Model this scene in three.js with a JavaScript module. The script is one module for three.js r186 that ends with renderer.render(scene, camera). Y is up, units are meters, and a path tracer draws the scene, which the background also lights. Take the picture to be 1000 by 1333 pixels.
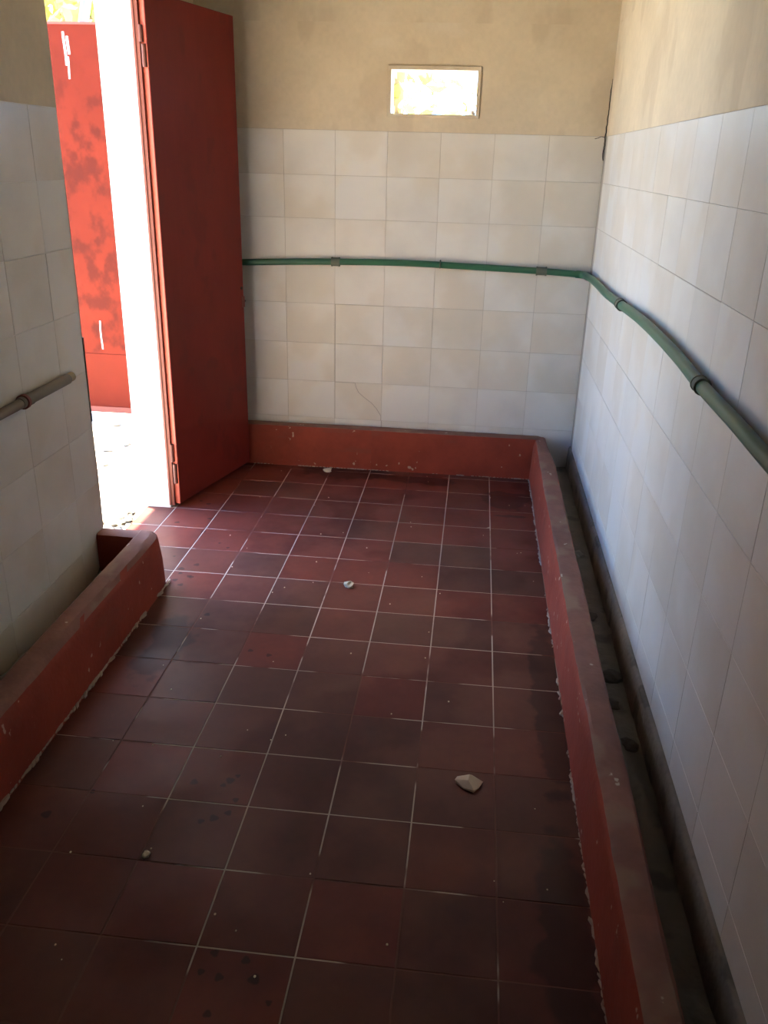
import * as THREE from 'three';
import { Sky } from 'three/addons/objects/Sky.js';
import { ConvexGeometry } from 'three/addons/geometries/ConvexGeometry.js';
import { mergeGeometries, mergeVertices, toCreasedNormals } from 'three/addons/utils/BufferGeometryUtils.js';

// ---------------------------------------------------------------- camera, sky, sun, exposure
const scene = new THREE.Scene();
const renderer = new THREE.WebGLRenderer();
renderer.toneMapping = THREE.LinearToneMapping;
renderer.toneMappingExposure = 0.9;
renderer.shadowMap.enabled = true;

const camera = new THREE.PerspectiveCamera(2 * Math.atan(666.5 / 1102.08) * 180 / Math.PI, 1000 / 1333, 0.05, 200);
camera.position.set(0.4695, 1.4645, 3.1856);
camera.rotation.set(-0.39549, 0.0979, 0.02695, 'YXZ');
scene.add(camera);

const SUN = new THREE.Vector3(-0.26, 0.95, -0.1).normalize();
const sky = new Sky();
sky.scale.setScalar(1000);
sky.material.uniforms.turbidity.value = 9;
sky.material.uniforms.rayleigh.value = 0.7;
sky.material.uniforms.mieCoefficient.value = 0.006;
sky.material.uniforms.mieDirectionalG.value = 0.75;
sky.material.uniforms.sunPosition.value.copy(SUN);
scene.add(sky);
scene.backgroundIntensity = scene.environmentIntensity = 2.9;
const sun = new THREE.DirectionalLight(new THREE.Color(1, 0.94, 0.86), 92);
sun.position.copy(SUN).multiplyScalar(20);
sun.castShadow = true;
sun.shadow.mapSize.set(2048, 2048);
Object.assign(sun.shadow.camera, { left: -10, right: 10, top: 10, bottom: -10, near: 1, far: 50 });
scene.add(sun, sun.target);

// ---------------------------------------------------------------- helpers
let seed = 7;
const rnd = () => { seed = (seed * 1664525 + 1013904223) >>> 0; return seed / 4294967296; };
const rr = (a, b) => a + (b - a) * rnd();
const clamp = (v, a = 0, b = 1) => Math.min(b, Math.max(a, v));
const smooth = (a, b, v) => { const t = clamp((v - a) / (b - a)); return t * t * (3 - 2 * t); };
function hash(x, y, s) { let h = (x * 374761393 + y * 668265263 + s * 974711) | 0; h = Math.imul(h ^ (h >>> 13), 1274126177); return ((h ^ (h >>> 16)) >>> 0) / 4294967296; }
function vnoise(x, y, s, per = 0) {                       // value noise, tileable when per > 0
  const xi = Math.floor(x), yi = Math.floor(y), fx = x - xi, fy = y - yi, w = (v) => per ? ((v % per) + per) % per : v;
  const u = fx * fx * (3 - 2 * fx), v = fy * fy * (3 - 2 * fy);
  const a = hash(w(xi), w(yi), s), b = hash(w(xi + 1), w(yi), s), c = hash(w(xi), w(yi + 1), s), d = hash(w(xi + 1), w(yi + 1), s);
  return a + (b - a) * u + (c - a) * v + (a - b - c + d) * u * v;
}
function fbm(x, y, s, oct = 4, per = 0) { let t = 0, a = 0.5, n = 0; for (let i = 0; i < oct; i++) { t += a * vnoise(x, y, s + i * 17, per); n += a; a *= 0.5; x *= 2; y *= 2; per *= 2; } return t / n; }
const toS = (c) => c <= 0.0031308 ? 12.92 * c : 1.055 * Math.pow(c, 1 / 2.4) - 0.055;
function tex(w, h, f, color = true) {                     // f(u, v) gives linear rgb (colour) or a grey
  const d = new Uint8Array(w * h * 4);
  for (let j = 0; j < h; j++) for (let i = 0; i < w; i++) {
    const c = f((i + 0.5) / w, (j + 0.5) / h), k = (j * w + i) * 4;
    if (color) for (let q = 0; q < 3; q++) d[k + q] = Math.round(255 * clamp(toS(clamp(c[q]))));
    else d[k] = d[k + 1] = d[k + 2] = Math.round(255 * clamp(c));
    d[k + 3] = 255;
  }
  const t = new THREE.DataTexture(d, w, h);
  t.magFilter = THREE.LinearFilter; t.minFilter = THREE.LinearMipmapLinearFilter; t.generateMipmaps = true;
  t.wrapS = t.wrapT = THREE.RepeatWrapping; if (color) t.colorSpace = THREE.SRGBColorSpace; t.needsUpdate = true;
  return t;
}
const mix = (a, b, t) => [a[0] + (b[0] - a[0]) * t, a[1] + (b[1] - a[1]) * t, a[2] + (b[2] - a[2]) * t];
const mul = (a, k) => [a[0] * k, a[1] * k, a[2] * k];
function mat(o) { const { rgb, ...rest } = o; const m = new THREE.MeshPhysicalMaterial({ roughness: 0.8, ...rest }); if (rgb) m.color.setRGB(...rgb); return m; }
const used = {};
function numbered(n) { const k = used[n] = (used[n] ?? -1) + 1; return k ? n + '_' + String(k).padStart(3, '0') : n; }
function group(name, [x, y, z] = [0, 0, 0], turn = 0) { const o = new THREE.Group(); o.name = numbered(name); o.position.set(x, y, z); o.rotation.y = turn; scene.add(o); return o; }
function tag(o, label, category, grp) { Object.assign(o.userData, { label, category }); if (grp) o.userData.group = grp; return o; }
function struct(o, label, category) { o.userData.kind = 'structure'; return tag(o, label, category); }
function part(name, geo, m, parent) { const o = new THREE.Mesh(geo, m); o.name = name; o.castShadow = o.receiveShadow = true; parent.add(o); return o; }
function topMesh(name, geo, m, pos) { const o = part(numbered(name), geo, m, scene); if (pos) o.position.set(...pos); return o; }
function worldUV(g, s = 1) {                              // uv in metres by the dominant axis of each triangle
  g = g.index ? g.toNonIndexed() : g; g.computeVertexNormals();
  const p = g.attributes.position, n = g.attributes.normal, uv = new Float32Array(p.count * 2);
  for (let i = 0; i < p.count; i++) {
    const a = Math.abs(n.getX(i)), b = Math.abs(n.getY(i)), c = Math.abs(n.getZ(i));
    const [u, v] = a >= b && a >= c ? [p.getZ(i), p.getY(i)] : b >= c ? [p.getX(i), p.getZ(i)] : [p.getX(i), p.getY(i)];
    uv[2 * i] = u * s; uv[2 * i + 1] = v * s;
  }
  g.setAttribute('uv', new THREE.BufferAttribute(uv, 2)); return g;
}
function box(x0, x1, y0, y1, z0, z1) { const g = new THREE.BoxGeometry(x1 - x0, y1 - y0, z1 - z0); g.translate((x0 + x1) / 2, (y0 + y1) / 2, (z0 + z1) / 2); return worldUV(g); }
const merge = (a) => mergeGeometries(a.map((g) => g.index ? g.toNonIndexed() : g));
// chamfered slab: front face at z = 0 looking to +z, 18 triangles, uv from uvOf(x, y)
function slab(w, h, t, b, uvOf) {
  const X = w / 2, Y = h / 2, o = [[-X, -Y], [X, -Y], [X, Y], [-X, Y]], i = [[-X + b, -Y + b], [X - b, -Y + b], [X - b, Y - b], [-X + b, Y - b]];
  const P = [], U = [], quad = (...q) => { for (const k of [0, 1, 2, 0, 2, 3]) { P.push(...q[k]); U.push(...uvOf(q[k][0], q[k][1])); } };
  quad(...i.map((p) => [...p, 0]));
  for (let k = 0; k < 4; k++) { const m = (k + 1) % 4; quad([...o[k], -b], [...o[m], -b], [...i[m], 0], [...i[k], 0]); quad([...o[k], -t], [...o[m], -t], [...o[m], -b], [...o[k], -b]); }
  const g = new THREE.BufferGeometry();
  g.setAttribute('position', new THREE.Float32BufferAttribute(P, 3)); g.setAttribute('uv', new THREE.Float32BufferAttribute(U, 2)); g.computeVertexNormals();
  return g;
}
// a run of hand-trowelled section: prof = closed list of [a, y]; swept along s from s0 to s1; place(a, y, s) gives xyz
function run(prof, s0, s1, step, wob, place, sd) {
  const n = Math.max(2, Math.round((s1 - s0) / step)), m = prof.length, P = [], U = [], I = [];
  let per = [0]; for (let k = 1; k <= m; k++) { const a = prof[k - 1], b = prof[k % m]; per.push(per[k - 1] + Math.hypot(a[0] - b[0], a[1] - b[1])); }
  for (let j = 0; j <= n; j++) { const s = s0 + (s1 - s0) * j / n;
    for (let k = 0; k <= m; k++) { const q = prof[k % m], kk = k % m;
      const e1 = (fbm(s * 3.2 + kk * 0.35, kk * 0.8, sd, 3) - 0.5) * 2 * wob + (vnoise(s * 40, kk * 1.7, sd + 3) - 0.5) * wob * 0.5, e2 = (fbm(s * 2.6 + 9, kk * 0.6, sd + 5, 3) - 0.5) * 2 * wob;
      const y = q[1] + (q[1] > 0.02 ? e2 : 0);
      P.push(...place(q[0] + e1, y, s)); U.push(s, per[k]); } }
  const W = m + 1;
  for (let j = 0; j < n; j++) for (let k = 0; k < m; k++) { const a = j * W + k, b = a + 1, c = a + W, d = c + 1; I.push(a, c, b, b, c, d); }
  for (const j of [0, n]) { const c0 = P.length / 3, base = j * W; let cx = [0, 0, 0]; for (let k = 0; k < m; k++) for (let q = 0; q < 3; q++) cx[q] += P[(base + k) * 3 + q] / m;
    P.push(...cx); U.push(0, 0); for (let k = 0; k < m; k++) j ? I.push(c0, base + k, base + k + 1) : I.push(c0, base + k + 1, base + k); }
  const g = new THREE.BufferGeometry(); g.setAttribute('position', new THREE.Float32BufferAttribute(P, 3)); g.setAttribute('uv', new THREE.Float32BufferAttribute(U, 2)); g.setIndex(I); g.computeVertexNormals();
  return g;
}
const tube = (pts, r, seg = 40, rad = 12) => new THREE.TubeGeometry(new THREE.CatmullRomCurve3(pts.map((p) => new THREE.Vector3(...p))), seg, r, rad, false);
function cyl(r0, r1, h, [x, y, z], dir = 'y', n = 16) { const g = new THREE.CylinderGeometry(r1, r0, h, n); if (dir === 'x') g.rotateZ(-Math.PI / 2); if (dir === 'z') g.rotateX(Math.PI / 2); g.translate(x, y, z); return g; }

// ---------------------------------------------------------------- textures and materials
const glazeMap = tex(512, 512, (u, v) => {               // off-white glaze, faint smears and specks
  const n = fbm(u * 6, v * 6, 3, 5, 6), d = fbm(u * 4, v * 4, 31, 5, 4);
  let c = mul([1, 0.99, 0.965], 0.84 + 0.27 * n); c = mix(c, [0.86, 0.79, 0.67], smooth(0.42, 0.7, d) * 0.5); return c; });
const glazeRough = tex(256, 256, (u, v) => 0.29 + 0.22 * fbm(u * 5, v * 5, 51, 5, 5), false);
const plasterMap = tex(1024, 1024, (u, v) => {
  const n = fbm(u * 5, v * 5, 71, 5, 5), f = fbm(u * 60, v * 60, 75, 2, 60), st = smooth(0.56, 0.72, fbm(u * 9, v * 4, 77, 4, 9)), w = smooth(0.6, 0.72, fbm(u * 4, v * 7, 79, 4, 4));
  let c = mul([0.63, 0.53, 0.37], 0.86 + 0.2 * n + 0.08 * (f - 0.5)); c = mix(c, [0.47, 0.37, 0.25], 0.4 * st); c = mix(c, [0.66, 0.59, 0.46], 0.4 * w); return c; });
const grainBump = tex(512, 512, (u, v) => 0.6 * fbm(u * 20, v * 20, 81, 4, 20) + 0.4 * fbm(u * 90, v * 90, 83, 2, 90), false);
const concreteMap = tex(512, 512, (u, v) => { const n = fbm(u * 8, v * 8, 91, 5, 8), s = smooth(0.55, 0.7, fbm(u * 16, v * 16, 95, 3, 16)); return mix(mul([0.19, 0.165, 0.125], 0.6 + 0.8 * n), [0.06, 0.055, 0.04], 0.6 * s); });
const redWornMap = tex(1024, 512, (u, v) => {            // red oxide paint, scuffed through to paler cement in spots; 2 m x 1 m
  const n = fbm(u * 12, v * 6, 101, 5), f = fbm(u * 90, v * 45, 105, 3), chip = smooth(0.8, 0.83, fbm(u * 70, v * 35, 109, 4)), sc = smooth(0.6, 0.75, fbm(u * 10, v * 20, 111, 4));
  let c = mul([0.25, 0.043, 0.022], 0.75 + 0.5 * n + 0.14 * (f - 0.5)); c = mix(c, [0.2, 0.05, 0.03], 0.5 * sc); c = mix(c, [0.5, 0.4, 0.3], 0.7 * chip); return c; });
const topWornMap = tex(1024, 512, (u, v) => {            // trodden top of the curb: dusty, paint rubbed thin
  const n = fbm(u * 14, v * 7, 121, 5), f = fbm(u * 120, v * 60, 125, 3), sc = smooth(0.54, 0.66, fbm(u * 12, v * 6, 127, 4)), chip = smooth(0.79, 0.82, fbm(u * 60, v * 30, 129, 4));
  let c = mul([0.2, 0.085, 0.058], 0.75 + 0.5 * n + 0.2 * (f - 0.5)); c = mix(c, [0.25, 0.16, 0.1], 0.6 * sc); c = mix(c, [0.55, 0.48, 0.38], 0.7 * chip); return c; });
const SPOTS = [[-0.713, -0.297], [-0.668, -0.267], [-0.615, -0.105], [-0.738, -0.042], [-0.684, 0.007], [-0.599, 0.034], [-0.5, 0.134], [-0.455, 0.172], [-0.64, 0.281], [-0.531, 0.34], [-0.578, 0.381], [-0.569, 0.419], [-0.519, 0.443], [-0.529, 0.438], [-0.57, 0.476], [-0.538, 0.509], [-0.376, 0.708], [-0.172, 0.911], [-0.107, 0.929], [-0.067, 1.516], [-0.035, 1.582], [-0.041, 1.628], [-0.08, 1.535], [-0.156, 1.534], [-0.071, 1.65], [-0.098, 1.664], [-0.053, 1.496], [-0.468, 1.691], [-0.394, 1.601], [0.105, 2.019], [0.064, 2.062], [0.026, 2.055], [0.171, 2.102], [0.04, 2.01], [0.131, 2.058], [0.064, 2.139]];
const FX0 = -0.95, FX1 = 1.0, FZ0 = -0.95, FZ1 = 2.45;   // the area that the floor maps cover
const floorUV = (x, z) => [(x - FX0) / (FX1 - FX0), (z - FZ0) / (FZ1 - FZ0)];
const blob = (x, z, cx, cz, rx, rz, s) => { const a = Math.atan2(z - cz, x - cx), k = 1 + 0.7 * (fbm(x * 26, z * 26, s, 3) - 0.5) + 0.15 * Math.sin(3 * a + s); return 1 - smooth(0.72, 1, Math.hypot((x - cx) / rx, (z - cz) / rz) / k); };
const DARK_PATCHES = [[-0.1, -0.78, 0.28, 0.09, 3], [0.28, -0.74, 0.24, 0.06, 5], [0.69, -0.35, 0.09, 0.018, 7], [0.68, -0.55, 0.14, 0.13, 9], [0.76, 1.05, 0.06, 0.5, 11], [0.745, 1.9, 0.07, 0.3, 13], [-0.45, 0.9, 0.08, 0.22, 15]];  // darker floor patches, mostly beside the feet of the curbs
const spotR = SPOTS.map(() => rr(0.007, 0.013));
const floorMap = tex(1024, 1536, (u, v) => {             // red clay: mottled, scuffed, dark drips
  const x = FX0 + u * (FX1 - FX0), z = FZ0 + v * (FZ1 - FZ0);
  const n = fbm(x * 7, z * 7, 141, 5), f = fbm(x * 60, z * 60, 145, 3), scum = smooth(0.5, 0.68, fbm(x * 3.5, z * 3.5, 147, 5));
  let c = mul([1, 1, 1], 0.74 + 0.52 * n + 0.16 * (f - 0.5));
  c = mul(c, 1 - 0.22 * scum);
  for (const w of DARK_PATCHES) if (Math.abs(x - w[0]) < w[2] * 1.6 && Math.abs(z - w[1]) < w[3] * 1.6) c = mul(c, 1 - 0.5 * blob(x, z, ...w));
  for (let k = 0; k < SPOTS.length; k++) { const [sx, sz] = SPOTS[k]; if (Math.abs(x - sx) < 0.025 && Math.abs(z - sz) < 0.025) c = mul(c, 1 - 0.62 * blob(x, z, sx, sz, spotR[k], spotR[k], 160 + k)); }
  return mul(c, 0.5); });
const floorRough = tex(512, 768, (u, v) => { const x = FX0 + u * (FX1 - FX0), z = FZ0 + v * (FZ1 - FZ0); return 0.3 + 0.28 * fbm(x * 6, z * 6, 171, 4) + 0.14 * smooth(0.5, 0.7, fbm(x * 3.5, z * 3.5, 147, 5)); }, false);
const groutMap = tex(1024, 1536, (u, v) => {             // cement joints, clogged with dirt in places
  const x = FX0 + u * (FX1 - FX0), z = FZ0 + v * (FZ1 - FZ0), n = fbm(x * 5, z * 5, 181, 4), clog = smooth(0.56, 0.63, fbm(x * 4.5, z * 4.5, 183, 4) + 0.06 * smooth(1.3, 2.0, z) + 0.08 * smooth(0.58, 0.7, x) + 0.13 * smooth(-0.15, -0.4, x) * smooth(0.5, 0.9, z));
  return mix(mul([0.4, 0.32, 0.25], 0.75 + 0.5 * n), [0.13, 0.045, 0.03], clog); });
const doorMap = tex(512, 1024, (u, v) => { const n = fbm(u * 5, v * 10, 191, 5), s = smooth(0.62, 0.75, fbm(u * 9, v * 18, 195, 4)), b = fbm(u * 120, v * 8, 197, 3); let c = mul([0.2, 0.024, 0.016], 0.86 + 0.28 * n + 0.08 * (b - 0.5)); return mix(c, [0.15, 0.022, 0.016], 0.5 * s); });
const groundMap = tex(1024, 1024, (u, v) => { const n = fbm(u * 8, v * 8, 201, 5, 8), f = fbm(u * 60, v * 60, 203, 3, 60), l = smooth(0.62, 0.7, fbm(u * 30, v * 30, 207, 3, 30)), gr = smooth(0.66, 0.74, fbm(u * 14, v * 14, 209, 4, 14)); let c = mul([0.62, 0.53, 0.4], 0.75 + 0.4 * n + 0.2 * (f - 0.5)); c = mix(c, [0.33, 0.3, 0.16], 0.5 * gr); return mix(c, [0.3, 0.22, 0.12], 0.5 * l); });
groundMap.repeat.set(0.4, 0.4);
redWornMap.repeat.set(0.5, 1); topWornMap.repeat.set(0.5, 1);

const M = {
  core: mat({ rgb: [0.42, 0.38, 0.31], roughness: 0.95 }),
  plaster: mat({ map: plasterMap, roughness: 0.9, bumpMap: grainBump, bumpScale: 0.0012 }),
  ochre: mat({ rgb: [0.62, 0.47, 0.27], roughness: 0.95, bumpMap: grainBump, bumpScale: 0.002 }),
  bounceSink: mat({ rgb: [0.1, 0.075, 0.055], roughness: 0.9 }),  // dark colour so the unseen end wall returns little bounced light
  whitewash: mat({ rgb: [0.8, 0.78, 0.72], roughness: 0.9, bumpMap: grainBump, bumpScale: 0.0015 }),
  ceiling: mat({ rgb: [0.16, 0.135, 0.1], roughness: 0.95 }),
  concrete: mat({ map: concreteMap, roughness: 0.9, bumpMap: grainBump, bumpScale: 0.004 }),
  curb: mat({ map: redWornMap, roughness: 0.65, specularIntensity: 0.5, bumpMap: grainBump, bumpScale: 0.0015 }),
  curbTop: mat({ map: topWornMap, roughness: 0.75, bumpMap: grainBump, bumpScale: 0.002 }),
  mortar: mat({ rgb: [0.36, 0.27, 0.2], roughness: 0.95 }),
  grout: mat({ map: groutMap, roughness: 0.9 }),
  door: mat({ map: doorMap, roughness: 0.55, specularIntensity: 0.3 }),
  litDoorRed: mat({ rgb: [0.48, 0.09, 0.05], roughness: 0.55 }),  // door red lightened: sunlight painted into the hinge edge
  frame: mat({ rgb: [0.2, 0.05, 0.03], roughness: 0.6 }),
  hinge: mat({ rgb: [0.14, 0.045, 0.03], roughness: 0.6, metalness: 0 }),
  dark: mat({ rgb: [0.03, 0.022, 0.018], roughness: 0.9 }),
  pipe: mat({ rgb: [0.03, 0.115, 0.06], roughness: 0.38 }),
  pipeJoint: mat({ rgb: [0.13, 0.14, 0.1], roughness: 0.7 }),
  oldPipe: mat({ rgb: [0.17, 0.14, 0.095], roughness: 0.6 }),
  oldPipeEnd: mat({ rgb: [0.33, 0.25, 0.12], roughness: 0.7 }),
  chip: mat({ rgb: [0.62, 0.5, 0.34], roughness: 0.9 }),
  dirt: mat({ rgb: [0.1, 0.085, 0.06], roughness: 0.95 }),
  stone: mat({ rgb: [0.3, 0.27, 0.22], roughness: 0.9 }),
  ground: mat({ map: groundMap, roughness: 0.95 }),
  bark: mat({ rgb: [0.22, 0.17, 0.11], roughness: 0.95 }),
  leaf: mat({ rgb: [0.5, 0.5, 0.16], roughness: 0.7, side: THREE.DoubleSide }),
  dryLeaf: mat({ rgb: [0.04, 0.03, 0.015], roughness: 0.9, side: THREE.DoubleSide }),
  steel: mat({ rgb: [0.3, 0.3, 0.29], roughness: 0.5, metalness: 0.4 }),
};
const GLAZE = [[0.7, 0.675, 0.615], [0.69, 0.665, 0.605], [0.71, 0.69, 0.635], [0.68, 0.66, 0.605], [0.695, 0.665, 0.6]].map((rgb) => mat({ rgb, map: glazeMap, roughnessMap: glazeRough, roughness: 1 }));
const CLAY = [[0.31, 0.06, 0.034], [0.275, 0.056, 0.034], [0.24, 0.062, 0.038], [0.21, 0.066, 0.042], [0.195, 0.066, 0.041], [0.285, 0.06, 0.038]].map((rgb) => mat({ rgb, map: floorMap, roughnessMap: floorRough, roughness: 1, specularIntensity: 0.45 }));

// ---------------------------------------------------------------- the room shell
const XL = -0.82, XR = 0.993, ZB = -0.92, ZN = 5.6, HC = 2.45, WT = 0.14, TT = 0.007, CD = 0.0016, TOP = 1.576;
const DZ0 = -0.2, DZ1 = 0.486, DH = 2.03;                 // the doorway in the left wall
const WIN = { x0: 0.041, x1: 0.428, y0: 1.643, y1: 1.828 };

const floor = group('floor'); struct(floor, 'dark red clay tile floor with pale grout lines', 'floor');
const slabGeo = (() => { const g = merge([box(XL - 0.1, XR + WT, -0.12, -0.0007, ZB - WT, ZN + WT)]); const p = g.attributes.position, uv = g.attributes.uv; for (let i = 0; i < p.count; i++) uv.setXY(i, ...floorUV(p.getX(i), p.getZ(i))); return g; })();
part('grout_bed', slabGeo, M.grout, floor);
{
  const P = 0.2, gap = 0.0036;
  for (let i = -5; i <= 4; i++) for (let j = -5; j <= 14; j++) {
    let x0 = i * P, x1 = x0 + P, z0 = j * P, z1 = z0 + P;
    x0 = Math.max(x0, -0.93); x1 = Math.min(x1, 0.86); z0 = Math.max(z0, -0.87);
    if (x1 - x0 < 0.03 || z1 - z0 < 0.02) continue;
    if (x1 < XL + 0.001 && (z0 > DZ1 || z1 < DZ0)) continue;
    if (x0 < XL && x1 > XL && !(z0 > DZ0 - 0.01 && z1 < DZ1 + 0.02)) x0 = XL + 0.003;
    if (x0 < XL && z0 >= DZ1 - 0.1) { z1 = Math.min(z1, DZ1); }
    if (x1 - x0 < 0.03) continue;
    const cx = (x0 + x1) / 2, cz = (z0 + z1) / 2;
    const g = slab(x1 - x0 - gap, z1 - z0 - gap, 0.009, 0.0006, (a, b) => floorUV(cx + a, cz - b));
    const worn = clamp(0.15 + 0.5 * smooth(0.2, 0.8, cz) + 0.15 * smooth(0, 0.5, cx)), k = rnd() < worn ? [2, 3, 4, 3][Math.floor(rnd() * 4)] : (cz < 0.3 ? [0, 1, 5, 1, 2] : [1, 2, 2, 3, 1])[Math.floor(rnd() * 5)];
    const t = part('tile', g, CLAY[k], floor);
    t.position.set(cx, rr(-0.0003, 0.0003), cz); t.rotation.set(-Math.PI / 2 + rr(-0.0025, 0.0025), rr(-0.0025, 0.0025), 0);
  }
}

// wall tiles: at(u, y) -> position on the face, turn about y so that the slab's +z looks into the room
function tileWall(wall, us, ys, place, turn, opt = {}) {
  for (let i = 0; i + 1 < us.length; i++) for (let j = 0; j + 1 < ys.length; j++) {
    if (opt.skip && opt.skip(i, j)) continue;
    const gap = 0.0011, e = opt.inset ? opt.inset(i, j) : [0, 0, 0, 0];
    const u0 = us[i] + gap / 2 + e[0], u1 = us[i + 1] - gap / 2 - e[1], v0 = ys[j] + gap / 2 + e[2], v1 = ys[j + 1] - gap / 2 - e[3];
    const ox = rnd(), oy = rnd();
    const g = slab(u1 - u0, v1 - v0, TT, 0.0006, (a, b) => [ox + a, oy + b]);
    const t = part('tile', g, GLAZE[Math.floor(rnd() * GLAZE.length)], wall);
    t.position.set(...place((u0 + u1) / 2, (v0 + v1) / 2, rr(-0.0002, 0.0002))); t.rotation.set(rr(-0.0016, 0.0016), turn + rr(-0.0013, 0.0013), 0, 'YXZ');
  }
}
const rect = (s, x0, x1, y0, y1) => { s.moveTo(x0, y0); s.lineTo(x1, y0); s.lineTo(x1, y1); s.lineTo(x0, y1); s.lineTo(x0, y0); return s; };
function holed(x0, x1, y0, y1, h, z0, z1) { const s = rect(new THREE.Shape(), x0, x1, y0, y1); if (h) s.holes.push(rect(new THREE.Path(), ...h)); const g = new THREE.ExtrudeGeometry(s, { depth: z1 - z0, bevelEnabled: false }); g.translate(0, 0, z0); return worldUV(g); }

const ROWS = [0.05, 0.241, 0.43, 0.62, 0.811, 1.002, 1.2, 1.388, TOP];
const PU = 0.2374;
// back wall with the vent opening
const wallBack = group('wall_back'); struct(wallBack, 'white tiled back wall with cream plaster above and a small vent opening', 'wall');
const winHole = [WIN.x0, WIN.x1, WIN.y0, WIN.y1];
part('masonry', holed(XL - WT, XR + WT, -0.1, HC, winHole, ZB - WT, ZB - CD), M.core, wallBack);
part('plaster', holed(XL, XR, TOP + 0.001, HC, winHole, ZB - CD, ZB - 0.0004), M.plaster, wallBack);
{
  const us = []; for (let k = 8; k >= 0; k--) us.push(Math.max(XL, 0.988 - PU * k)); us[us.length - 1] = XR;
  const ci = us.findIndex((u) => Math.abs(u + 0.198) < 0.02);     // the column that starts at the crack
  tileWall(wallBack, us, ROWS, (u, y, d) => [u, y, ZB + d], 0, {
    skip: (i, j) => i === ci && j === 1,
    inset: (i, j) => i === ci && (j === 2 || j === 3) ? [0.0032, 0, 0, j === 3 ? 0.0016 : 0] : i === ci + 1 && j === 0 ? [0.0025, 0, 0, 0] : [0, 0, 0, 0],
  });
  const x0 = us[ci] + 0.001, x1 = us[ci + 1] - 0.001, y0 = ROWS[1] + 0.001, y1 = ROWS[2] - 0.001, cr = [[-0.097, y1], [-0.09, 0.405], [-0.078, 0.381], [-0.05, 0.357], [-0.012, 0.33], [0.013, 0.303], [0.033, 0.272], [x1, 0.262]];
  const gpx = 0.0016;
  const halves = [[[x0 + 0.002, y0], [x1 - 0.0025, y0], ...cr.slice().reverse().map(([a, b]) => [a - gpx, b - gpx]), [x0 + 0.002, y1 - 0.002]], [...cr.map(([a, b]) => [a + gpx, b + gpx * 0.6]), [x1, y1], [cr[0][0] + 0.004, y1]]];
  for (const h of halves) { const s = new THREE.Shape(h.map((p) => new THREE.Vector2(Math.min(p[0], x1), Math.min(p[1], y1)))); const g = new THREE.ExtrudeGeometry(s, { depth: TT, bevelEnabled: false }); g.translate(0, 0, ZB - TT); part('tile', worldUV(g), GLAZE[1], wallBack); }
}
// vent opening: whitewashed lining and a worn lip
const vent = group('window_1'); struct(vent, 'small unglazed rectangular vent opening with worn pale lip', 'window');
{
  const r = rect(new THREE.Shape(), WIN.x0 - 0.007, WIN.x1 + 0.006, WIN.y0 - 0.005, WIN.y1 + 0.008); r.holes.push(rect(new THREE.Path(), WIN.x0 + 0.004, WIN.x1 - 0.004, WIN.y0 + 0.003, WIN.y1 - 0.004));
  const g = new THREE.ExtrudeGeometry(r, { depth: 0.004, bevelEnabled: true, bevelSize: 0.003, bevelThickness: 0.003, bevelSegments: 2 }); g.translate(0, 0, ZB - 0.001); part('lip', worldUV(g), M.plaster, vent);
  const q = rect(new THREE.Shape(), WIN.x0, WIN.x1, WIN.y0, WIN.y1); q.holes.push(rect(new THREE.Path(), WIN.x0 + 0.004, WIN.x1 - 0.004, WIN.y0 + 0.003, WIN.y1 - 0.004));
  const g2 = new THREE.ExtrudeGeometry(q, { depth: WT - 0.002, bevelEnabled: false }); g2.translate(0, 0, ZB - WT); part('lining', worldUV(g2), M.whitewash, vent);
}
// right wall
const wallRight = group('wall_right'); struct(wallRight, 'white tiled right wall with warm cream plaster above the tiles', 'wall');
part('masonry', box(XR + CD, XR + WT, -0.1, HC, ZB, ZN), M.core, wallRight);
part('plaster', box(XR + 0.0004, XR + CD, TOP + 0.001, HC, ZB, ZN), M.plaster, wallRight);
{
  const us = []; for (let k = -8; k <= 12; k++) us.push(clamp(1.04 + PU * k, ZB + 0.001, ZN)); 
  const ju = us.findIndex((u) => u > 0.5);
  const rows = [0.16, ...ROWS.slice(1)];
  tileWall(wallRight, us.map((u) => -u).reverse(), rows, (u, y, d) => [XR - d, y, -u], -Math.PI / 2, { inset: (i, j) => { const z = -us.map((u) => -u).reverse()[i]; return j === 5 && z > 0.6 && z < 1.35 ? [0, 0, 0, 0.0016] : [0, 0, 0, 0]; } });
  part('cement_plinth', run([[XR + 0.004, 0.0], [XR - 0.013, 0.0], [XR - 0.014, 0.1], [XR - 0.011, 0.152], [XR - 0.006, 0.162], [XR + 0.004, 0.163]].reverse(), ZB + 0.002, ZN - 0.01, 0.04, 0.004, (a, y, s) => [Math.min(a, XR + 0.004), y, s], 301), M.concrete, wallRight);
}
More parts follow.
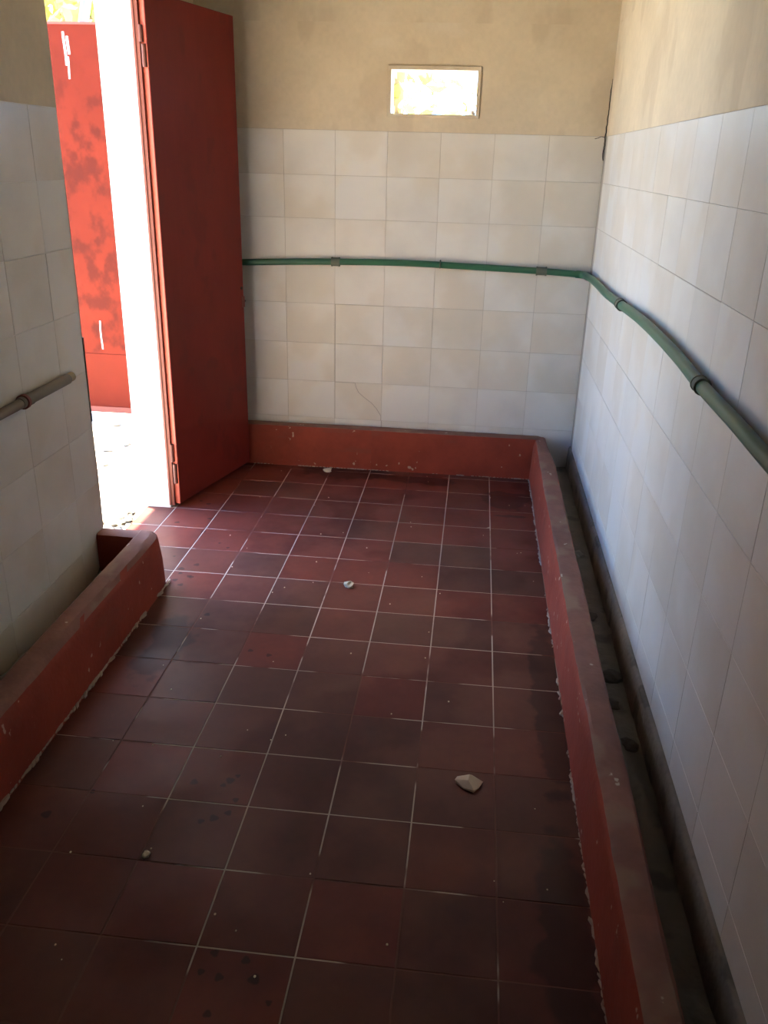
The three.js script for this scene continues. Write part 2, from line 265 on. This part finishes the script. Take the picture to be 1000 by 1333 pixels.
// left wall, with the doorway between DZ0 and DZ1
const wallLeft = group('wall_left'); struct(wallLeft, 'white tiled left wall ending at the open doorway', 'wall');
part('masonry', merge([box(XL - WT, XL - CD, -0.1, HC, DZ1, ZN), box(XL - WT, XL - CD, -0.1, HC, ZB, DZ0), box(XL - WT, XL - CD, DH, HC, DZ0, DZ1)]), M.whitewash, wallLeft);
part('plaster', merge([box(XL - CD, XL - 0.0004, 1.581, HC, DZ1, ZN), box(XL - CD, XL - 0.0004, 1.581, HC, ZB, DZ0), box(XL - CD, XL - 0.0004, DH, HC, DZ0, DZ1)]), M.plaster, wallLeft);
{
  const rows = [0.0, 0.178, 0.378, 0.578, 0.778, 0.976, 1.177, 1.378, 1.58];
  const us = [DZ1 + 0.004]; for (let k = 1; k <= 12; k++) us.push(DZ1 + 0.1 + PU * (k - 1) + 0.08);
  tileWall(wallLeft, us, rows, (u, y, d) => [XL + d, y, u], Math.PI / 2);
  const u2 = [ZB + 0.001, -0.7, -0.46, -0.235]; tileWall(wallLeft, u2, rows, (u, y, d) => [XL + d, y, u], Math.PI / 2);
  // broken plaster arris along the doorway edge
  part('arris', run([[0, 0], [0.006, 0], [0.006, 0.012], [0, 0.012]].map(([a, b]) => [a, b + 0.03]), 0.2, 2.02, 0.03, 0.0035, (a, y, s) => [XL - 0.014 + y - 0.03, s, DZ1 - 0.001 - a + 0.003], 307), M.mortar, wallLeft);
}
part('broken_edge', run([[0, 0.03], [0.008, 0.03], [0.01, 0.044], [0.003, 0.05], [0, 0.045]], 0.6, 0.89, 0.02, 0.005, (a, y, s) => [XL - 0.016 + y - 0.03, s, DZ1 + 0.001 - a], 311), M.dirt, wallLeft).userData.label = 'dark broken plaster on the doorway edge';
const wallFront = struct(topMesh('wall_front', box(XL - WT, XR + WT, -0.1, HC, ZN, ZN + WT), M.bounceSink), 'unseen end wall opposite the vent, coloured dark to cut bounced light', 'wall');
const ceil = struct(topMesh('ceiling', box(XL - WT - 0.6, XR + WT, HC, HC + 0.12, ZB - WT, ZN + WT), M.ceiling), 'flat concrete ceiling slab over the tiled room', 'ceiling');  // overhang lengthened past the doorway to keep direct sun out

// ---------------------------------------------------------------- trough curbs and beds
const curbSection = (a0, a1, h, lean) => [[a0, 0.0], [a0 + lean * 0.15, h * 0.5], [a0 + lean * 0.38, h - 0.035], [a0 + lean * 0.62, h - 0.016], [a0 + lean, h - 0.003], [a0 + lean + 0.009, h], [(a0 + a1 + lean) / 2, h], [a1 - 0.01, h], [a1 - 0.003, h - 0.004], [a1, h - 0.013], [a1, h * 0.5], [a1, 0]];
// splits a run into painted sides and worn top by the way its faces look
function splitTop(g, parent, name) {
  { const p = g.attributes.position, ix = g.index; let up = 0; const A = new THREE.Vector3(), B = new THREE.Vector3(), C = new THREE.Vector3(); for (let i = 0; i < ix.count; i += 3) { A.fromBufferAttribute(p, ix.getX(i)); B.fromBufferAttribute(p, ix.getX(i + 1)).sub(A); C.fromBufferAttribute(p, ix.getX(i + 2)).sub(A); if (A.y > 0.17) up += B.cross(C).y; }
    if (up < 0) for (let i = 0; i < ix.count; i += 3) { const t = ix.getX(i); ix.setX(i, ix.getX(i + 1)); ix.setX(i + 1, t); } }
  const n = toCreasedNormals(g, 0.45); const p = n.attributes.position, uv = n.attributes.uv, nn = n.attributes.normal, A = { s: [[], [], []], t: [[], [], []] };
  const a = new THREE.Vector3(), b = new THREE.Vector3(), c = new THREE.Vector3();
  for (let i = 0; i < p.count; i += 3) { a.fromBufferAttribute(p, i); b.fromBufferAttribute(p, i + 1).sub(a); c.fromBufferAttribute(p, i + 2).sub(a); const y = b.cross(c).normalize().y, k = y > 0.6 ? 't' : 's';
    for (let q = i; q < i + 3; q++) { A[k][0].push(p.getX(q), p.getY(q), p.getZ(q)); A[k][1].push(uv.getX(q), uv.getY(q)); A[k][2].push(nn.getX(q), nn.getY(q), nn.getZ(q)); } }
  const mk = (v) => { const r = new THREE.BufferGeometry(); r.setAttribute('position', new THREE.Float32BufferAttribute(v[0], 3)); r.setAttribute('uv', new THREE.Float32BufferAttribute(v[1], 2)); r.setAttribute('normal', new THREE.Float32BufferAttribute(v[2], 3)); return r; };
  const o = part(name, mk(A.s), M.curb, parent); const t = part('worn_top', mk(A.t), M.curbTop, o); t.userData.label = 'dusty worn top of the curb';
  return o;
}
const curbR = tag(group('trough_curb', [0.84, 0, -0.85]), 'red painted curb running along the right wall and across under the vent', 'curb');
const shiftR = (x, y, z) => [x - 0.84, y, z + 0.85];
splitTop(run(curbSection(0.799, 0.881, 0.207, 0.012).reverse(), -0.905, ZN - 0.01, 0.03, 0.0045, (a, y, s) => shiftR(a - 0.018 * smooth(-0.5, -0.9, s) * (a > 0.84 ? 1 : 0), y, s), 401), curbR, 'long_run');
splitTop(run(curbSection(0.844, 0.915, 0.211, 0.004), -0.80, 0.83, 0.03, 0.002, (a, y, s) => shiftR(s, y, -a), 405), curbR, 'short_run');
// crumbling mortar along the foot of the curb
function bead(parent, from, to, off, sd, size, thr = 0.42) {
  const gs = []; const d = new THREE.Vector3(...to).sub(new THREE.Vector3(...from)), L = d.length(); d.normalize();
  for (let s = 0; s < L; s += 0.018) { const k = vnoise(s * 6, 1, sd) * 0.6 + vnoise(s * 23, 3, sd) * 0.4; if (k < thr) continue; const r = size * (0.4 + 1.2 * hash(Math.round(s * 1000), 5, sd)); const g = new THREE.IcosahedronGeometry(r, 0); g.scale(1.6 * Math.abs(d.x) + 0.7, 0.55, 1.6 * Math.abs(d.z) + 0.7); g.rotateY(hash(Math.round(s * 1000), 9, sd) - 0.5); g.translate(from[0] + d.x * s + off[0], from[1] + off[1], from[2] + d.z * s + off[2]); gs.push(g); }
  const o = part('mortar_bead', merge(gs), M.mortar, parent); o.userData.kind = 'stuff'; o.userData.label = 'pale crumbling mortar along the foot of the curb'; return o;
}
bead(curbR, shiftR(0.798, 0.002, -0.84), shiftR(0.798, 0.002, 2.6), [0, 0, 0], 411, 0.0055, 0.46);
bead(curbR, shiftR(-0.6, 0.002, -0.844), shiftR(0.8, 0.002, -0.844), [0, 0, 0.001], 415, 0.004, 0.42);

const curbL = tag(group('trough_curb', [-0.63, 0, 0.5]), 'dark red painted curb with a rounded end cap beside the doorway', 'curb');
const shiftL = (x, y, z) => [x + 0.63, y, z - 0.5];
splitTop(run(curbSection(0.585, 0.682, 0.207, 0.032), 0.5, ZN - 0.01, 0.03, 0.0045, (a, y, s) => { const e = smooth(0.56, 0.5, s), k = (1 - Math.sqrt(1 - e * e * 0.75)) * 0.025; return shiftL(-a - (a < 0.64 ? k : 0), y, s); }, 421), curbL, 'long_run');
splitTop(run(curbSection(0.485, 0.562, 0.206, 0.008).reverse(), -0.815, -0.65, 0.03, 0.003, (a, y, s) => shiftL(s, y, a), 425), curbL, 'end_cap');
bead(curbL, shiftL(-0.583, 0.004, 0.5), shiftL(-0.583, 0.004, 2.2), [0, 0.004, 0], 431, 0.0075, 0.42);

function bed(name, x0, x1, z0, z1, y, sd, label) {
  const nx = 14, nz = 160, g = new THREE.PlaneGeometry(1, 1, nx, nz); g.rotateX(-Math.PI / 2); const p = g.attributes.position, uv = g.attributes.uv;
  for (let i = 0; i < p.count; i++) { const x = x0 + (p.getX(i) + 0.5) * (x1 - x0), z = z0 + (p.getZ(i) + 0.5) * (z1 - z0); const l = fbm(x * 22, z * 22, sd, 4), big = smooth(0.5, 0.75, fbm(x * 9, z * 6, sd + 3, 3)); p.setXYZ(i, x, y + 0.014 * (l - 0.5) + 0.03 * big * smooth(0.1, 0.6, z), z); uv.setXY(i, x, z); }
  g.computeVertexNormals(); const o = topMesh(name, g, M.concrete); return struct(o, label, 'trough');
}
bed('trough_bed', 0.87, XR + 0.004, ZB, ZN - 0.01, 0.052, 441, 'dirty concrete bed of the drain trough along the right wall');
bed('trough_bed', XL - 0.004, -0.66, 0.55, ZN - 0.01, 0.05, 445, 'dark concrete bed of the drain trough along the left wall');

// ---------------------------------------------------------------- doorway: jamb, frame and open door
const jambTrim = group('trim_1', [XL, 0, DZ0]); struct(jambTrim, 'rust red steel angle frame on the hinge side of the doorway', 'door frame');
part('angle', merge([box(-0.006, 0.016, 0.012, DH, -0.028, -0.001), box(-0.006, 0.002, 0.012, DH, -0.03, 0.003)]), M.frame, jambTrim);
part('head', box(-0.006, 0.016, DH - 0.022, DH, 0.003, DZ1 - DZ0 - 0.004), M.frame, jambTrim);
part('hinge_knuckle', cyl(0.008, 0.008, 0.055, [0.02, 1.862, -0.006], 'y', 14), M.hinge, jambTrim);
part('hinge_knuckle', cyl(0.008, 0.008, 0.08, [0.02, 0.255, -0.006], 'y', 14), M.hinge, jambTrim);
part('whitewashed_reveal', box(-WT - 0.003, -0.006, -0.02, DH, -0.003, 0.002), M.whitewash, jambTrim);

const TURN = Math.acos(0.25);
const door = group('door_1', [-0.797, 0, -0.212], TURN); struct(door, 'red sheet metal door standing open into the room', 'door');
{
  const Wd = 0.632, Hd = 1.985, y0 = 0.018;
  const s = rect(new THREE.Shape(), 0.004, Wd - 0.004, y0 + 0.004, y0 + Hd - 0.004);
  const sg = new THREE.ExtrudeGeometry(s, { depth: 0.003, bevelEnabled: true, bevelSize: 0.003, bevelThickness: 0.0015, bevelSegments: 2 }); sg.translate(0, 0, 0.0155);
  { const p = sg.attributes.position, uv = sg.attributes.uv; for (let i = 0; i < p.count; i++) uv.setXY(i, p.getX(i) / 0.7, p.getY(i) / 2.1); }
  part('sheet', sg, M.door, door);
  part('stile', box(0, 0.03, y0, y0 + Hd, -0.02, 0.0165), M.litDoorRed, door);
  part('stile', box(Wd - 0.03, Wd, y0, y0 + Hd, -0.02, 0.0165), M.door, door);
  for (const y of [y0, y0 + 1.0, y0 + Hd - 0.03]) part('rail', box(0.03, Wd - 0.03, y, y + 0.03, -0.018, 0.0155), M.door, door);
  for (const [y, h] of [[1.79, 0.075], [0.16, 0.09]]) { const hg = part('hinge', cyl(0.009, 0.009, h, [-0.004, y, 0.006], 'y', 14), M.hinge, door); part('hinge_plate', box(-0.002, 0.028, y - h / 2, y + h / 2, 0.0165, 0.0195), M.litDoorRed, hg); }
  part('keyhole', cyl(0.007, 0.007, 0.003, [Wd - 0.02, 0.885, 0.0206], 'z', 14), M.dark, door);
  const lt = part('latch', box(Wd - 0.022, Wd + 0.006, 0.795, 0.845, 0.004, 0.0215), M.frame, door); part('bolt', cyl(0.006, 0.006, 0.03, [Wd + 0.008, 0.82, 0.011], 'x', 10), M.dark, lt);
}

// ---------------------------------------------------------------- pipes
const pipe = tag(group('water_pipe', [0.97, 0, ZB + 0.024]), 'green painted water pipe bending round the corner of the tiled walls', 'pipe');
const sp = (x, y, z) => [x - 0.97, y, z - (ZB + 0.024)];
{
  const zb = ZB + 0.021, xr = XR - 0.024;
  part('pipe_run', tube([[-0.8, 0.988, zb], [-0.635, 0.992, zb], [-0.4, 1.003, zb], [-0.192, 1.01, zb], [0.109, 1.016, zb], [0.396, 1.012, zb], [0.767, 1.003, zb], [0.87, 0.999, zb], [0.93, 0.996, zb + 0.002]].map((p) => sp(...p)), 0.0148, 90, 14), M.pipe, pipe);
  part('elbow', tube([[0.925, 0.996, zb + 0.002], [0.95, 0.995, zb + 0.008], [0.963, 0.995, zb + 0.025], [xr, 0.996, zb + 0.07], [xr, 0.998, zb + 0.11]].map((p) => sp(...p)), 0.0172, 24, 14), M.pipe, pipe);
  part('pipe_run', tube([[xr, 0.997, zb + 0.09], [xr, 1.006, -0.544], [xr, 1.009, -0.182], [xr, 1.022, 0.161], [xr - 0.003, 1.04, 0.56], [xr - 0.003, 1.043, 0.856], [xr, 1.037, 1.102], [xr, 1.028, 1.32], [xr, 1.025, 1.611], [xr, 1.02, 1.801], [xr, 1.015, 2.4], [xr, 1.01, ZN - 0.02]].map((p) => sp(...p)), 0.0148, 160, 14), M.pipe, pipe);
  const clip = (pos, dir, r, l, y) => { const c = part('coupling', cyl(r, r, l, sp(...pos), dir, 16), M.pipeJoint, pipe); for (const e of [-1, 1]) { const q = dir === 'x' ? [pos[0] + e * l / 2, pos[1], pos[2]] : [pos[0], pos[1], pos[2] + e * l / 2]; part('collar', cyl(r + 0.002, r + 0.002, 0.006, sp(...q), dir, 16), M.pipeJoint, c); } };
  clip([-0.192, 1.01, zb], 'x', 0.0195, 0.034); clip([0.767, 1.003, zb], 'x', 0.0185, 0.042); clip([xr, 1.022, 0.161], 'z', 0.0172, 0.04); clip([xr, 1.028, 1.32], 'z', 0.0172, 0.03);
  part('wall_hook', tube([[0.3, 1.028, zb - 0.021], [0.3, 1.034, zb], [0.3, 1.024, zb + 0.017], [0.3, 1.0, zb + 0.016]].map((p) => sp(...p)), 0.003, 16, 8), M.pipeJoint, pipe);
}
const stub = tag(group('wall_pipe', [XL + 0.023, 0.795, 0.655]), 'grey brown capped pipe along the left wall with a coupling', 'pipe');
{
  part('pipe_run', cyl(0.0165, 0.0165, 0.30, [0, 0, 0.165], 'z', 20), M.oldPipe, stub);
  part('end_plug', cyl(0.0148, 0.0148, 0.034, [0, 0.001, 0.002], 'z', 20), M.oldPipeEnd, stub);
  part('collar', cyl(0.0185, 0.0185, 0.03, [0, 0, 0.27], 'z', 20), M.oldPipe, stub);
  part('clamp_band', cyl(0.0215, 0.0215, 0.012, [0, 0, 0.292], 'z', 20), M.frame, stub);
  part('pipe_run', cyl(0.0145, 0.0145, 2.4, [0, -0.001, 1.5], 'z', 20), M.oldPipe, stub);
}
// the crack in the corner plaster above the pipe
const crack = tag(group('wall_crack', [0.985, 1.5, ZB]), 'dark crack running down the corner plaster above the tiles', 'crack');
{
  const pts = []; for (let k = 0; k <= 26; k++) { const t = k / 26; pts.push([0.0072 - 0.004 * t + 0.003 * (hash(k, 3, 77) - 0.5), 0.3 - 0.27 * t, 0.0004 + 0.001 * hash(k, 5, 77)]); }
  part('fissure', tube(pts, 0.0021, 78, 6), M.dark, crack);
  part('fissure', tube([[0.0035, 0.072, 0.0002], [-0.012, 0.075, 0], [-0.025, 0.07, 0], [-0.04, 0.066, -0.0006]], 0.0014, 20, 6), M.dark, crack);
  part('fissure', tube([[0.004, 0.03, 0.0008], [0.0015, 0.012, 0.0008], [0.003, -0.01, 0.0006], [0.0055, -0.02, 0.0008]], 0.0022, 20, 6), M.dark, crack);
}

// ---------------------------------------------------------------- loose bits on the floor
function chipGeo(r, flat, sd, n = 1, amp = 0.76) { const g0 = new THREE.IcosahedronGeometry(r, n); g0.deleteAttribute('uv'); g0.deleteAttribute('normal'); const g = mergeVertices(g0, 1e-5); const p = g.attributes.position; for (let i = 0; i < p.count; i++) { const k = 1 + amp * (hash(i, 3, sd) - 0.5); p.setXYZ(i, p.getX(i) * k, Math.max(-r * flat * 0.5, p.getY(i) * k * flat), p.getZ(i) * k); } const q = g.toNonIndexed(); q.computeVertexNormals(); q.computeBoundingBox(); q.translate(0, -q.boundingBox.min.y, 0); return worldUV(q); }
tag(topMesh('plaster_chip', (() => { const o = [[-0.036, -0.004], [-0.03, -0.019], [-0.008, -0.026], [0.012, -0.023], [0.024, -0.013], [0.036, -0.01], [0.027, 0.012], [0.013, 0.03], [-0.014, 0.019]], v = []; o.forEach(([x, z], k) => { v.push(new THREE.Vector3(x * 0.93, 0, z * 0.93), new THREE.Vector3(x, 0.005 + 0.006 * hash(k, 1, 9), z)); }); v.push(new THREE.Vector3(0.001, 0.022, -0.014), new THREE.Vector3(-0.002, 0.02, 0.006), new THREE.Vector3(-0.022, 0.014, -0.008), new THREE.Vector3(0.008, 0.017, -0.018)); return worldUV(new ConvexGeometry(v)); })(), M.chip, [0.534, 0.001, 1.45]), 'large pale broken plaster flake on a dark floor tile', 'chip');
tag(topMesh('plaster_chip', chipGeo(0.017, 0.75, 11), M.chip, [0.076, 0.0, 0.43]), 'small cream plaster chip in the middle of the red floor', 'chip');
tag(topMesh('plaster_chip', chipGeo(0.019, 0.7, 17), M.chip, [-0.212, 0.0, -0.785]), 'small cream plaster chip at the foot of the curb under the vent', 'chip');
tag(topMesh('pebble', chipGeo(0.009, 0.8, 23), M.chip, [-0.187, 0.0, 1.785]), 'tiny tan pebble on the dark floor near the left curb', 'pebble');
tag(topMesh('stone', chipGeo(0.026, 0.6, 29), M.stone, [0.93, 0.045, 0.13]), 'pale flat stone lying in the drain trough by the right wall', 'stone');
for (const [x, z, r, s] of [[0.935, 0.62, 0.03, 31], [0.95, 0.98, 0.034, 37], [0.925, 1.12, 0.028, 41], [0.945, 1.3, 0.03, 43], [0.93, 0.33, 0.022, 47]]) tag(topMesh('dirt_clod', chipGeo(r, 0.55, s, 2, 0.28), M.dirt, [x, 0.042, z]), 'dark lump of dirt lying in the drain trough', 'clod', 'dirt lumps in the right drain trough');
{ const gs = []; for (let i = 0; i < 60; i++) { const g = new THREE.IcosahedronGeometry(rr(0.0012, 0.003), 0); g.scale(1, 0.6, 1.2); g.translate(rr(-0.5, 0.78), 0.0012, rr(-0.8, 2.1)); gs.push(g); } const o = topMesh('plaster_crumbs', merge(gs), M.chip); tag(o, 'pale plaster crumbs scattered over the red floor', 'crumbs'); o.userData.kind = 'stuff'; }

// ---------------------------------------------------------------- outside the doorway and the vent
{ const g = new THREE.PlaneGeometry(60, 60, 1, 1); g.rotateX(-Math.PI / 2); g.translate(0, -0.018, 0); const o = struct(topMesh('yard_ground', worldUV(g), M.ground), 'sunlit dusty yard outside the doorway', 'ground'); }
struct(topMesh('sky_blocker_wall', box(-8, -1.4, -0.05, 2.7, 4.4, 4.6), M.ochre), 'unseen ochre wall added to block sky and warm the doorway light', 'wall');  // added out of view: blocks blue sky and bounces warm light inside
const gate = tag(group('metal_gate', [-2.38, -0.018, -1.6]), 'sunlit red metal gate panel standing outside the doorway', 'gate');  // unseen left part widened to block sky light from the near wall
{
  const W2 = 1.2, gm = tex(1024, 1024, (u, v) => { const n = fbm(u * 12, v * 10, 501, 5), sm = smooth(0.4, 0.75, fbm(u * 40, v * 28, 503, 5)) * smooth(0.98, 0.75, v) * smooth(0.17, 0.19, v), dr = (x, y0, y1, w) => smooth(w, w * 0.4, Math.abs(u - x + 0.0008 * Math.sin(v * 60))) * (v > y0 && v < y1 ? 1 : 0);
    let c = mul([0.105, 0.0125, 0.005], 0.85 + 0.3 * n); c = mix(c, [0.04, 0.006, 0.003], 0.7 * sm); return mix(c, [0.85, 0.82, 0.76], Math.min(1, dr(0.7685, 0.9, 0.975, 0.0032) + dr(0.7765, 0.925, 0.965, 0.0035) + dr(0.773, 0.87, 0.92, 0.0025) + dr(0.784, 0.19, 0.27, 0.0022))); });
  const uvp = (g) => { const p = g.attributes.position, uv = g.attributes.uv; for (let i = 0; i < p.count; i++) uv.setXY(i, (p.getX(i) + W2) / (2 * W2), p.getY(i) / 2.1); return g; };
  const gmat = mat({ map: gm, roughness: 0.75, specularIntensity: 0.25 });
  part('sheet', uvp(box(-W2, W2, 0.37, 2.08, -0.02, 0.0)), gmat, gate);
  part('kick_plate', uvp(box(-W2, W2, 0.02, 0.372, -0.02, 0.004)), gmat, gate);
  part('bottom_rail', box(-W2, W2, 0.015, 0.05, -0.025, 0.006), M.frame, gate);
  for (const s of [-1, 1]) part('post', box(s * W2 - 0.03, s * W2 + 0.03, 0, 2.09, -0.06, -0.021), M.frame, gate);
  part('top_rail', box(-W2, W2, 2.08, 2.092, -0.03, 0.002), M.frame, gate);
}
const pole = tag(group('metal_pole', [-2.7, -0.018, -2.5]), 'grey metal pole leaning behind the red gate', 'pole');
part('shaft', tube([[0, 0, 0], [0.35, 1.1, 0], [0.7, 2.25, 0], [0.95, 3.3, 0]], 0.03, 20, 12), M.steel, pole);
part('shaft', tube([[0.06, 0, -0.05], [0.43, 1.1, -0.05], [0.78, 2.25, -0.05], [1.02, 3.3, -0.05]], 0.02, 20, 12), M.steel, pole);

const leafGeo = (() => { const g = new THREE.PlaneGeometry(0.09, 0.17, 2, 3); const p = g.attributes.position; for (let i = 0; i < p.count; i++) { const y = p.getY(i), k = Math.max(0.02, 1 - Math.pow(Math.abs(y) / 0.088, 2)); p.setX(i, p.getX(i) * k); p.setZ(i, -Math.abs(p.getX(i)) * 0.35 - y * y * 1.2); } g.computeVertexNormals(); return g; })();
function tree(x, z, h, r, n, label) {
  const t = tag(group('leafy_tree', [x, -0.018, z]), label, 'tree', 'trees beyond the building');
  const b = [tube([[0, 0, 0], [0.06, h * 0.25, 0.04], [-0.04, h * 0.5, 0], [0.05, h * 0.8, 0.05]], 0.07, 16, 8)];
  for (let i = 0; i < 6; i++) { const a = i * 1.05 + x, y = h * (0.3 + 0.08 * i); b.push(tube([[0, y, 0], [Math.cos(a) * r * 0.4, y + 0.3, Math.sin(a) * r * 0.4], [Math.cos(a) * r * 0.8, y + 0.5, Math.sin(a) * r * 0.8]], 0.025, 8, 6)); }
  part('trunk', merge(b), M.bark, t);
  const im = new THREE.InstancedMesh(leafGeo, M.leaf, n), m = new THREE.Matrix4(), q = new THREE.Quaternion(), e = new THREE.Euler(), c = new THREE.Color();
  for (let i = 0; i < n; i++) { const a = rnd() * 6.283, u = rr(-1, 1), rad = Math.pow(rnd(), 0.45), k = Math.sqrt(1 - u * u) * r * rad; e.set(rr(-1.5, 1.5), rr(0, 6.28), rr(-1.5, 1.5)); q.setFromEuler(e); const s = rr(0.7, 1.3); m.compose(new THREE.Vector3(Math.cos(a) * k, h * 0.62 + u * h * 0.42 * rad, Math.sin(a) * k), q, new THREE.Vector3(s, s, s)); im.setMatrixAt(i, m); im.setColorAt(i, c.setRGB(rr(0.7, 1.35), rr(0.8, 1.2), rr(0.5, 1.1))); }
  im.name = 'foliage'; im.userData.kind = 'stuff'; im.castShadow = im.receiveShadow = true; t.add(im);
}
tree(-3.3, -5.2, 4.6, 1.5, 2600, 'yellow green leafy tree behind the red gate');
tree(-0.35, -5.6, 3.6, 1.15, 700, 'yellow green leafy tree seen through the vent opening');
tree(-5.6, -6.5, 5.0, 1.8, 2000, 'tall leafy tree far beyond the yard');
// leaf litter by the threshold
{ const g = []; for (let i = 0; i < 110; i++) { const l = leafGeo.clone(); const k = i < 70 ? rr(0.18, 0.5) : rr(0.1, 0.3); l.scale(k, k, k); l.rotateX(-Math.PI / 2 + rr(-0.3, 0.3)); l.rotateY(rr(0, 6.28)); const near = i < 34; l.translate(i >= 70 ? rr(-0.985, -0.95) : near ? rr(-1.2, -0.95) : rr(-2.1, -1.2), -0.004, i >= 70 ? rr(-0.12, 0.3) : near ? rr(-0.15, 0.45) : rr(-1.5, -0.3)); g.push(l); } const o = topMesh('leaf_litter', merge(g), M.dryLeaf); tag(o, 'dry leaf litter on the ground outside the doorway', 'leaves'); o.userData.kind = 'stuff'; }

renderer.render(scene, camera);
